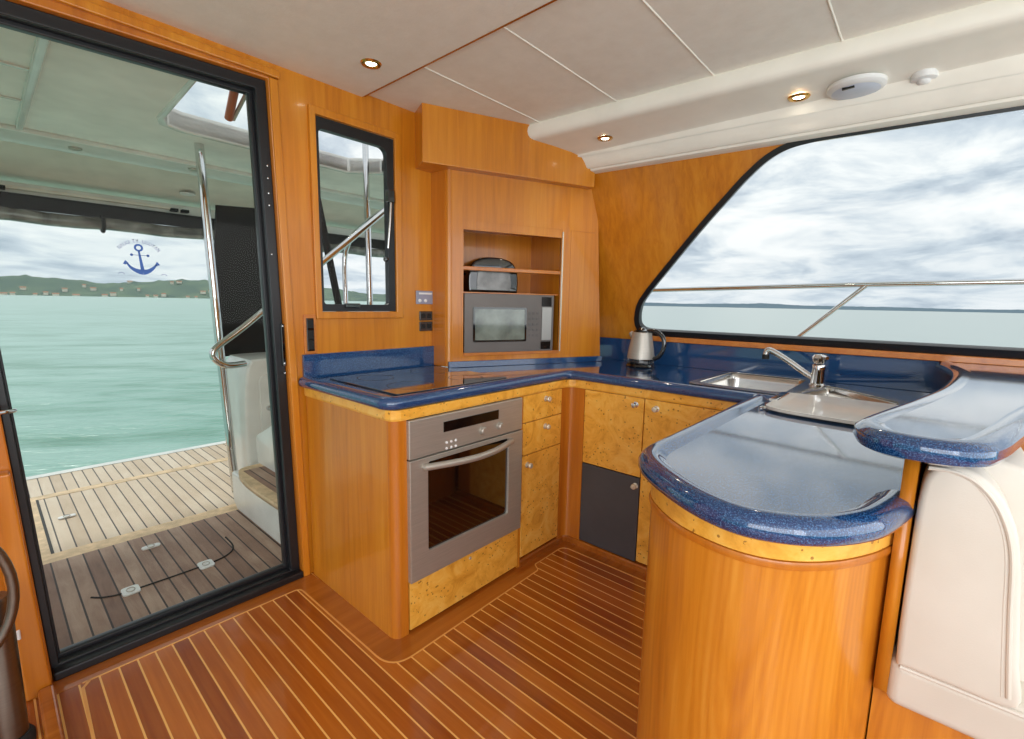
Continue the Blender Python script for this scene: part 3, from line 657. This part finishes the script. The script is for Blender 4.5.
# ================================================================== SINK, TAP, KETTLE
sn = thing('sink', (2.25, .4, .86), 'stainless double sink set in the corner of the blue worktop', 'sink')
def bowl(loop, depth, zt=.8695):
    bm = bmesh.new(); rings = []
    for (ins, z) in ((-.002, zt), (.004, zt-.006), (.008, zt-.03), (.016, zt-depth+.03), (.03, zt-depth+.008), (.055, zt-depth)):
        rings.append([bm.verts.new((p[0], p[1], z)) for p in inset_loop(loop, ins)])
    n = len(loop)
    for A, B in zip(rings, rings[1:]):
        for k in range(n): bm.faces.new((A[k], A[(k+1) % n], B[(k+1) % n], B[k]))
    bm.faces.new(rings[-1]); return bm
obj('bowl', bowl(bowl1, .16), 'sinksteel', sn, smooth=True)
obj('bowl', bowl(bowl2, .13), 'sinksteel', sn, smooth=True)
rim = rpath([(2.035, .775, .04), (2.545, .765, .05), (2.565, .30, .05), (2.20, .018, .06), (1.72, .018, .05), (1.72, .40, .04), (2.03, .40, .03), (2.035, .775, .0)], 6)
rim = rpath([(2.10, .775, 0), (2.56, .770, .05), (2.56, .37, .06), (2.19, .015, .08), (1.715, .015, .04), (1.715, .385, .04), (2.015, .385, .03), (2.015, .775, .05), (2.10, .775, 0)], 6)[:-1]
obj('rim', plate([rim, inset_loop(bowl1, .002)[::-1], inset_loop(bowl2, .002)[::-1]], .004, XY(.8715)), 'sinksteel', sn, bevel=.0012)
for c in ((2.30, .575, .711), (1.95, .21, .741)): obj('drain', lathe(bmesh.new(), [(0, .001), (.022, .001), (.024, .005), (.036, .004), (.038, 0), (0, 0)], c, 28), 'chrome', sn, smooth=True)
cv_ = thing('sink_cover', (1.9, .22, .874), 'flat off-white board lying over the front sink bowl beside the tap', 'sink cover')
obj('board', plate([smooth_pts([(1.72, .385), (1.99, .382), (2.015, .365), (2.035, .20), (2.03, .055), (1.99, .04), (1.66, .04), (1.63, .08), (1.645, .30), (1.68, .375), (1.72, .385)], 4)[:-1]], .010, XY(.8795)), 'cover', cv_, bevel=.002)
cl = thing('steel_clip', (1.85, .39, .874), 'small polished steel block at the corner of the white sink board', 'clip')
obj('clip_body', box(1.80, 1.99, .372, .402, .8738, .888), 'chrome', cl, bevel=.005)
rg = tag(obj('drain_ring', tube(bmesh.new(), [(1.70+.012*math.cos(a*PI/10), .388+.012*math.sin(a*PI/10), .8735) for a in range(21)], .003, 8, cap=False), 'chrome', smooth=True), 'tiny steel ring lying on the peninsula top near the sink board', 'ring')
tapx, tapy = 2.36, .345
tp_ = thing('tap', (tapx, tapy, .873), 'chrome mixer tap with long spout standing between the sink bowls', 'tap')
obj('tap_body', lathe(bmesh.new(), [(0, 0), (.032, 0), (.032, .006), (.026, .012), (.025, .07), (.027, .085), (.024, .092), (0, .095)], (tapx, tapy, .8735), 32), 'chrome', tp_, smooth=True)
sp_ = smooth_pts([(tapx, tapy+.015, .905), (tapx, tapy+.05, .925), (tapx+.0, tapy+.12, .972), (tapx+.0, tapy+.185, 1.008), (tapx, tapy+.203, 1.008), (tapx, tapy+.208, .990)], 5)
obj('spout', tube(bmesh.new(), sp_, [.013]*len(sp_), 16), 'chrome', tp_, smooth=True)
obj('aerator', lathe(bmesh.new(), [(0, 0), (.0145, 0), (.0145, .02), (.012, .022), (0, .022)], (tapx, tapy+.208, .970), 20), 'rubber', tp_)
obj('lever', lathe(bmesh.new(), [(0, 0), (.020, 0), (.028, .012), (.030, .026), (.022, .038), (0, .042)], (tapx, tapy, .969), 28), 'chrome', tp_, smooth=True)
obj('lever_arm', tube(bmesh.new(), [(tapx, tapy, .995), (tapx-.03, tapy-.02, 1.0), (tapx-.06, tapy-.035, 1.0)], [.012, .009, .007], 12), 'chrome', tp_, smooth=True)
kx, ky = 2.385, 1.175
kt = thing('kettle', (kx, ky, .869), 'brushed steel electric kettle with black handle by the window corner', 'kettle')
obj('base_plate', lathe(bmesh.new(), [(0, 0), (.078, 0), (.080, .006), (.074, .016), (0, .018)], (kx, ky, .869), 36), 'blackgloss', kt, smooth=True)
obj('black_band', lathe(bmesh.new(), [(0, .018), (.072, .018), (.074, .03), (.073, .045), (0, .045)], (kx, ky, .869), 36), 'blackgloss', kt, smooth=True)
obj('jug', lathe(bmesh.new(), [(.073, .045), (.072, .06), (.066, .10), (.057, .15), (.051, .185), (.047, .188), (0, .188)], (kx, ky, .869), 40), 'steel', kt, smooth=True)
obj('lid', lathe(bmesh.new(), [(0, .187), (.047, .187), (.042, .197), (.02, .202), (.012, .212), (0, .214)], (kx, ky, .869), 30), 'blackgloss', kt, smooth=True)
obj('spout', tube(bmesh.new(), [(kx-.01, ky+.04, 1.030), (kx-.015, ky+.062, 1.052)], [.02, .012], 12), 'steel', kt, smooth=True)
hd = [(kx+.0, ky-.03, 1.062), (kx+.004, ky-.075, 1.065), (kx+.008, ky-.115, 1.035), (kx+.008, ky-.125, .985), (kx+.004, ky-.105, .935), (kx, ky-.073, .915)]
obj('handle', tube(bmesh.new(), smooth_pts(hd, 5), .012, 12), 'blackgloss', kt, smooth=True)
# ================================================================== BAR TOP AND SETTEE
bt = thing('bar_top', (1.6, -.1, .965), 'raised blue speckled bar shelf with rounded nosing above the cream seat', 'bar top')
bpts = smooth_pts([(2.575, -.035), (2.50, -.045), (2.40, -.062), (2.25, -.076), (2.05, -.072), (1.7, -.040), (1.4, .012), (1.12, .070), (1.04, .078), (.982, .055), (.960, .015), (.962, -.035), (.990, -.075), (1.045, -.098), (1.16, -.125), (1.5, -.20), (2.0, -.33), (2.3, -.45), (2.578, -.62)], 6)
bpts = offset(bpts, -.003)
obj('slab', plate([offset(bpts, -.02)], .034, XY(.984)), 'blue', bt)
obj('nosing', sweep(bpts, [(-.03, 1.001), (-.012, 1.004), (.002, 1.001), (.012, .992), (.014, .980), (.008, .968), (-.004, .963), (-.03, .965)]), 'blue', bt, smooth=True)
# settee, end view
st = thing('settee', (1.4, -.2, .49), 'cream leather settee seen end-on below the blue bar shelf', 'settee')
bk = plate([smooth_pts([(-.014, .585), (-.012, .66), (-.012, .80), (-.014, .90), (-.024, .942), (-.052, .956), (-.085, .944), (-.116, .905), (-.136, .84), (-.147, .74), (-.155, .66), (-.160, .59), (-.09, .585)], 4)], .09, YZ(1.055), bevel=.010)
obj('backrest_end', bk, 'leather', st, smooth=True)
obj('backrest', plate([smooth_pts([(-.03, .565), (-.03, .94), (-.06, .957), (-.12, .955), (-.165, .92), (-.185, .80), (-.20, .65), (-.21, .565)], 4)], .45, YZ(1.325), bevel=.01), 'leather', st, smooth=True)
pp = smooth_pts([(-.020, .946), (-.05, .947), (-.080, .935), (-.108, .900), (-.128, .84), (-.138, .74), (-.146, .66), (-.152, .605)], 5)
obj('piping', tube(bmesh.new(), [(1.0105, p[0]*.98, p[1]) for p in pp], .0035, 8), 'leather', st, smooth=True)
obj('piping', tube(bmesh.new(), [(1.0115, p[0]*.93, p[1]-.002) for p in pp], .002, 8), 'leather', st, smooth=True)
obj('seat_base', plate([rloop(-.62, -.006, .503, .592, .018)], 1.5, YZ(1.765), bevel=.018), 'leather', st, smooth=True)
obj('piping', tube(bmesh.new(), [(1.016, y, .583) for y in (-.60, -.3, -.02)], .004, 8), 'leather', st, smooth=True)
# ================================================================== LEFT EDGE: steel pedestal
pd = thing('pedestal', (-.035, 1.80, 0), 'steel pedestal post with black base ring at the far left by the door post', 'pedestal')
obj('column', lathe(bmesh.new(), [(0, .035), (.034, .035), (.034, .42), (.03, .43), (0, .43)], (-.045, 1.72, 0), 32), 'dull', pd, smooth=True)
obj('base_ring', lathe(bmesh.new(), [(0, 0), (.045, 0), (.046, .02), (.038, .034), (0, .036)], (-.045, 1.72, 0), 32), 'rubber', pd, smooth=True)
hp_ = [(-.13+.125*math.cos(a), 1.66, .47+.19*math.sin(a)) for a in [(-95+190*k/20)*PI/180 for k in range(21)]]
obj('hoop', tube(bmesh.new(), hp_, .011, 12), 'dull', pd, smooth=True)
# ================================================================== COCKPIT
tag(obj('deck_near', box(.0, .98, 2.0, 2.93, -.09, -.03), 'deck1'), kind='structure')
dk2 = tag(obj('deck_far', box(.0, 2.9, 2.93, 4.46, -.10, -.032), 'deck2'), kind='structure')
obj('deck_margin', box(.0, 2.9, 2.93, 3.03, -.04, -.030), 'decktrim', dk2)
obj('deck_margin', box(.0, 2.9, 3.92, 3.99, -.04, -.030), 'decktrim', dk2)
obj('deck_margin', box(.0, 2.9, 4.40, 4.47, -.04, -.028), 'white', dk2)
obj('deck_margin', box(.06, .125, 3.03, 3.92, -.04, -.030), 'decktrim', dk2)
obj('deck_seam', box(.125, .137, 3.03, 3.92, -.04, -.0295), 'rubber', dk2)
def lid(x, y, label, w_=.06, h_=.07, a=0.):
    o = thing('deck_latch', (x, y, -.03), label, 'latch', 'deck latches')
    obj('plate', plate([rloop(-w_/2, w_/2, -h_/2, h_/2, .015)], .006), 'whiteplastic', o, matrix=Matrix.Translation((x, y, -.027)) @ Matrix.Rotation(a, 4, 'Z'), bevel=.001)
    obj('ring', tube(bmesh.new(), [(x+.014*math.cos(k*PI/8), y+.018*math.sin(k*PI/8), -.0225) for k in range(17)], .002, 6, cap=False), 'steel', o)
lid(.319, 2.40, 'white latch on the cockpit deck, left of the two at the curved cut line')
lid(.595, 2.40, 'white latch on the cockpit deck, right of the two at the curved cut line')
lid(.462, 2.774, 'white latch on the brown cockpit deck nearest the pale planks', .075, .035)
lid(.224, 3.496, 'white latch set in the pale far part of the cockpit deck', .075, .035)
tag(obj('deck_cut_line', tube(bmesh.new(), smooth_pts([(.20, 2.46, -.029), (.24, 2.42, -.029), (.32, 2.40, -.029), (.60, 2.40, -.029), (.70, 2.43, -.029), (.74, 2.50, -.029), (.745, 2.62, -.029)], 6), .004, 6), 'rubber'), 'dark curved groove of a hatch cut into the brown cockpit deck', 'hatch groove')
# moulded steps
ms = thing('moulded_steps', (1.2, 2.6, -.03), 'white moulded boarding steps with a teak tread at the right of the cockpit', 'steps')
obj('lower_riser', plate([[(2.04, -.03), (2.92, -.03), (2.98, .02), (2.98, .19), (2.04, .19)]], .40, YZ(1.10), bevel=.015), 'white', ms, smooth=True)
obj('stringer', plate([smooth_pts([(2.96, .19), (2.97, .36), (2.93, .40), (2.86, .43), (2.5, .60), (2.04, .82)], 4)+[(2.04, .19)]], .30, YZ(1.19), bevel=.01), 'white', ms, smooth=True)
tr = obj('tread', plate([smooth_pts([(2.06, .885), (2.35, .87), (2.65, .872), (2.84, .895), (2.92, .94), (2.93, 1.04), (2.93, 1.06)], 5)+[(2.06, 1.06)]], .028, Matrix(((0, 1, 0, 0), (1, 0, 0, 0), (0, 0, 1, .204), (0, 0, 0, 1)))), 'decktrim', ms)
obj('tread_planks', box(.925, 1.05, 2.10, 2.86, .215, .2195), 'deck1', tr)
obj('upper_tread', box(1.03, 1.3, 2.04, 2.36, .60, .63), 'decktrim', ms, bevel=.01)
# locker / coaming beyond
lk = thing('coaming_locker', (1.3, 3.6, -.03), 'white coaming locker with a small hatch door beneath the dark canvas', 'locker')
obj('body', plate([smooth_pts([(1.06, -.03), (1.05, .4), (1.07, .72), (1.10, .80), (1.16, .82), (1.6, .82), (1.9, .82)], 4)+[(1.9, -.03)]], .40, XZ(3.35), bevel=.02), 'white', lk, smooth=True)
hd_ = obj('hatch_door', plate([rloop(1.14, 1.62, .30, .72, .05)], .02, XZ(3.15), bevel=.004), 'white', lk, smooth=True)
obj('latch', lathe(bmesh.new(), [(0, 0), (.018, 0), (.015, .01), (0, .012)], seg=16), 'chrome', hd_, smooth=True, matrix=Matrix.Translation((1.19, 3.14, .50)) @ Matrix.Rotation(PI/2, 4, 'X'))
# canvas side curtain
mc = tag(obj('canvas_curtain', plate([[(1.10, .80), (1.055, 1.30), (1.10, 1.80), (1.52, 1.83), (1.56, .82)]], .012, XZ(3.60)), 'mesh'), 'dark mesh canvas side curtain hanging above the white locker', 'curtain')
# poles
def steelpole(name, label, pts, r, cat='pole', group=None):
    o = tag(obj(name, tube(bmesh.new(), pts, r, 14), 'chrome', smooth=True), label, cat, group); return o
steelpole('support_pole', 'tall stainless pole rising from the deck to the hardtop opening', [(.992, 3.22, -.03), (.955, 3.22, .9), (.92, 3.22, 2.06)], .024)
steelpole('grab_rail', 'bent stainless grab rail beside the pole and dark canvas', smooth_pts([(1.40, 3.1, 1.30), (1.201, 3.1, 1.146), (1.034, 3.1, 1.009), (.906, 3.1, .914), (.882, 3.1, .868), (.905, 3.1, .828), (.956, 3.1, .80), (1.06, 3.13, .80)], 5), .019, 'rail')
# poles seen through the small window
steelpole('window_pole', 'bright vertical steel pole seen through the small window', [(1.80, 2.9, -.03), (1.785, 2.9, 2.06), (1.78, 2.9, 2.7)], .020, 'pole')
steelpole('ladder_rail', 'sloping steel rail crossing behind the small window', [(1.18, 2.6, 1.30), (1.484, 2.6, 1.547), (1.777, 2.6, 1.79), (2.08, 2.6, 2.06)], .018, 'rail')
steelpole('short_rail', 'thin upright steel rail at the left of the small window view', smooth_pts([(1.724, 3.1, -.03), (1.724, 3.1, 1.143), (1.737, 3.1, 1.542), (1.765, 2.9, 1.70), (1.785, 2.62, 1.79)], 4), .017, 'rail')
tag(obj('canvas_strut', tube(bmesh.new(), [(1.72, 3.0, -.03), (1.62, 3.0, 1.144), (1.531, 3.0, 1.63), (1.45, 3.0, 2.06)], .024, 8), 'mesh'), 'black padded strut leaning at the lower left of the small window view', 'strut')
# hardtop
ht = tag(obj('hardtop', plate([[(-.6, 2.0), (3.2, 2.0), (3.2, 3.98), (-.6, 3.98)], [(.66, 2.06), (1.70, 2.06), (1.9, 2.3), (1.9, 2.9), (1.75, 3.06), (.80, 3.02), (.72, 2.98), (.69, 2.90)][::-1]], .07, XY(2.095)), 'hardtop'), kind='structure')
obj('hatch_coaming', plate([[(.64, 2.04), (1.72, 2.04), (1.94, 2.28), (1.94, 2.93), (1.77, 3.10), (.78, 3.06), (.69, 3.01), (.66, 2.92)], [(.66, 2.06), (1.70, 2.06), (1.9, 2.3), (1.9, 2.9), (1.75, 3.06), (.80, 3.02), (.72, 2.98), (.69, 2.90)][::-1]], .10, XY(2.10)), 'white', ht, bevel=.01)
obj('cross_beam', box(-.6, 3.2, 3.66, 3.96, 2.035, 2.065), 'white', ht, bevel=.012)
obj('fore_aft_beam', box(.215, .245, 2.05, 3.66, 2.04, 2.065), 'white', ht, bevel=.01)
obj('cross_batten', box(-.6, .215, 2.70, 2.72, 2.052, 2.065), 'white', ht)
obj('cross_batten', box(-.6, .215, 3.15, 3.17, 2.052, 2.065), 'white', ht)
bm = bmesh.new()
for k, (y, z) in enumerate(((3.97, 2.05), (4.60, 1.895))):
    pass
v_ = [bm.verts.new(p) for p in ((-.6, 3.97, 2.055), (3.2, 3.97, 2.055), (3.2, 4.62, 1.91), (-.6, 4.62, 1.90), (-.6, 3.97, 2.13), (3.2, 3.97, 2.13), (3.2, 4.62, 2.1), (-.6, 4.62, 2.1))]
for f_ in ((0, 1, 2, 3), (7, 6, 5, 4), (0, 4, 5, 1), (1, 5, 6, 2), (2, 6, 7, 3), (3, 7, 4, 0)): bm.faces.new([v_[i] for i in f_])
obj('aft_liner', bm, 'hardtop2', ht)
obj('aft_trim', box(-.6, 3.2, 4.44, 4.50, 1.825, 1.90), 'white', ht, bevel=.01)
obj('aft_track', box(-.6, 1.05, 4.40, 4.45, 1.852, 1.872), 'hardtop2', ht, bevel=.004)
def disc(x, y, z, label, r_=.03, mat='steel'):
    o = thing('deck_light', (x, y, z), label, 'light', 'hardtop lights')
    obj('rim', lathe(bmesh.new(), [(0, 0), (r_, 0), (r_, -.008), (r_*.8, -.012), (0, -.010)], (x, y, z), 24), mat, o, smooth=True)
disc(.457, 3.79, 2.035, 'round steel light on the hardtop beam, left of the pole, centre of the door view')
disc(1.03, 3.75, 2.035, 'round steel light on the hardtop beam, next to the pole')
disc(.10, 4.30, 1.97, 'oval white fitting under the hardtop at the far left', .05, 'whiteplastic')
disc(1.13, 4.30, 1.97, 'oval white fitting under the hardtop beside the pole', .05, 'whiteplastic')
rc = thing('rolled_curtain', (.5, 4.45, 1.65), 'rolled clear curtain under a black canvas strip along the hardtop edge', 'curtain')
obj('canvas_strip', box(-.6, 3.2, 4.42, 4.44, 1.735, 1.828), 'mesh', rc)
rl = [(-.6+3.8*k/24, 4.42, 1.692+.006*math.sin(k*1.7)) for k in range(25)]
obj('clear_roll', tube(bmesh.new(), rl, .043, 14), 'clear', rc, smooth=True)
for x in (.635, 1.27, 1.9): obj('strap', tube(bmesh.new(), [(x, 4.42+.05*math.cos(a), 1.692+.05*math.sin(a)) for a in [k*2*PI/16 for k in range(17)]], .012, 8, cap=False), 'mesh', rc)
obj('toggle', box(1.255, 1.275, 4.36, 4.38, 1.60, 1.65), 'rubber', rc, bevel=.004)
for x in (.16, 1.06, 1.13): obj('bracket', box(x-.022, x+.022, 4.37, 4.43, 1.84, 1.86), 'rubber', rc)
# varnished bracket seen in the hardtop opening
vb = thing('flybridge_rail', (.8, 2.4, 2.15), 'copper-toned flybridge rail glimpsed through the hardtop opening', 'rail')
obj('rail', tube(bmesh.new(), [(.55, 2.55, 2.20), (.75, 2.55, 2.19), (1.3, 2.55, 2.17)], .022, 10), 'copper', vb, smooth=True)
obj('leg', tube(bmesh.new(), [(.90, 2.55, 2.20), (.925, 2.75, 2.09)], .02, 10), 'copper', vb, smooth=True)
obj('leg', tube(bmesh.new(), [(.96, 2.55, 2.20), (.945, 2.75, 2.09)], .010, 8), 'steel', vb, smooth=True)
# side deck rail outside the big window
sr = thing('side_rail', (3.0, .2, 1.3), 'stainless guard rail outside the large side window', 'rail')
obj('rail', tube(bmesh.new(), [(3.0, 1.6, 1.298), (3.0, .26, 1.327), (3.0, -1.6, 1.345)], .013, 12), 'chrome', sr, smooth=True)
obj('strut', tube(bmesh.new(), [(3.0, .275, 1.322), (3.0, .545, 1.05), (3.0, .86, .72)], .011, 12), 'chrome', sr, smooth=True)
tag(obj('side_deck', box(2.66, 3.12, -1.7, 2.0, .5, .7), 'white'), kind='structure')
# ================================================================== SEA AND LAND
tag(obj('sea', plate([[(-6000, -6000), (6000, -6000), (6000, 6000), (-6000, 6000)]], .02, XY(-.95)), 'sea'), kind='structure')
def ridge(name, dist, depth, az0, az1, prof, mat, n=150, base=-1.2):
    """azimuth degrees measured from +Y towards +X; prof(az)->height"""
    bm = bmesh.new(); rows = []
    for j in range(7):
        row = []
        for i in range(n+1):
            az_ = math.radians(az0+(az1-az0)*i/n); R_ = dist+depth*j/6; hh = prof(math.degrees(az_))*math.sin(PI/2*min(1, j/4)) * (1 if j < 5 else .6)
            hh *= 1+.12*math.sin(i*1.3+j*2.1)*(0 if j in (0, 4) else 1)
            row.append(bm.verts.new((R_*math.sin(az_), R_*math.cos(az_), base+hh)))
        rows.append(row)
    for A, B in zip(rows, rows[1:]):
        for i in range(n): bm.faces.new((A[i], A[i+1], B[i+1], B[i]))
    return tag(obj(name, bm, mat, smooth=True), kind='structure')
def interp(pts):
    def f_(a):
        if a <= pts[0][0]: return pts[0][1]
        for (x0, y0), (x1, y1) in zip(pts, pts[1:]):
            if a <= x1:
                s = (a-x0)/(x1-x0); s = s*s*(3-2*s); return y0+(y1-y0)*s + .5*math.sin(a*9)*.6
        return pts[-1][1]
    return f_
HP = interp([(-10, 22), (0, 24), (2.5, 30), (5.5, 27), (8, 22), (10, 26), (14, 33), (18, 33), (20, 27), (22.5, 24), (24, 30), (27, 26), (32, 16), (40, 12)])
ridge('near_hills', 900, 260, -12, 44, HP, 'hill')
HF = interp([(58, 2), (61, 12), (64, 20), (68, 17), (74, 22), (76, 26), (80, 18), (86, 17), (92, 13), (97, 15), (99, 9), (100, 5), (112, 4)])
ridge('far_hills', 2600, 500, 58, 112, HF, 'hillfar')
used_az = []
def house(i):
    a = math.radians(-2+28*(i+random.uniform(.3, .5))/44); R_ = 880 + (random.random()**2)*150; x, y = R_*math.sin(a), R_*math.cos(a)
    s = max(0, (R_-900)/173.); z = -1.2 + (HP(math.degrees(a))*math.sin(PI/2*min(1, s)) if s > 0 else 0)
    w_ = random.uniform(3.5, 7.5); h_ = random.uniform(1.8, 3.2); M_ = Matrix.Translation((x, y, z)) @ Matrix.Rotation(-a, 4, 'Z')
    o = thing('house', (x, y, z), 'small pale house on the wooded shore beyond the sea', 'house', 'shoreline houses')
    obj('walls', box(-w_/2, w_/2, -3, 3, -1, h_), 'housewall', o, matrix=M_)
    bm = bmesh.new(); q = [bm.verts.new(p) for p in ((-w_/2-.4, -3.4, h_), (w_/2+.4, -3.4, h_), (w_/2+.4, 3.4, h_), (-w_/2-.4, 3.4, h_), (-w_/2-.4, 0, h_+1.6), (w_/2+.4, 0, h_+1.6))]
    for f_ in ((0, 1, 5, 4), (2, 3, 4, 5), (0, 4, 3), (1, 2, 5), (0, 3, 2, 1)): bm.faces.new([q[k] for k in f_])
    obj('roof', bm, 'houseroof', o, matrix=M_)
for i in range(44): house(i)
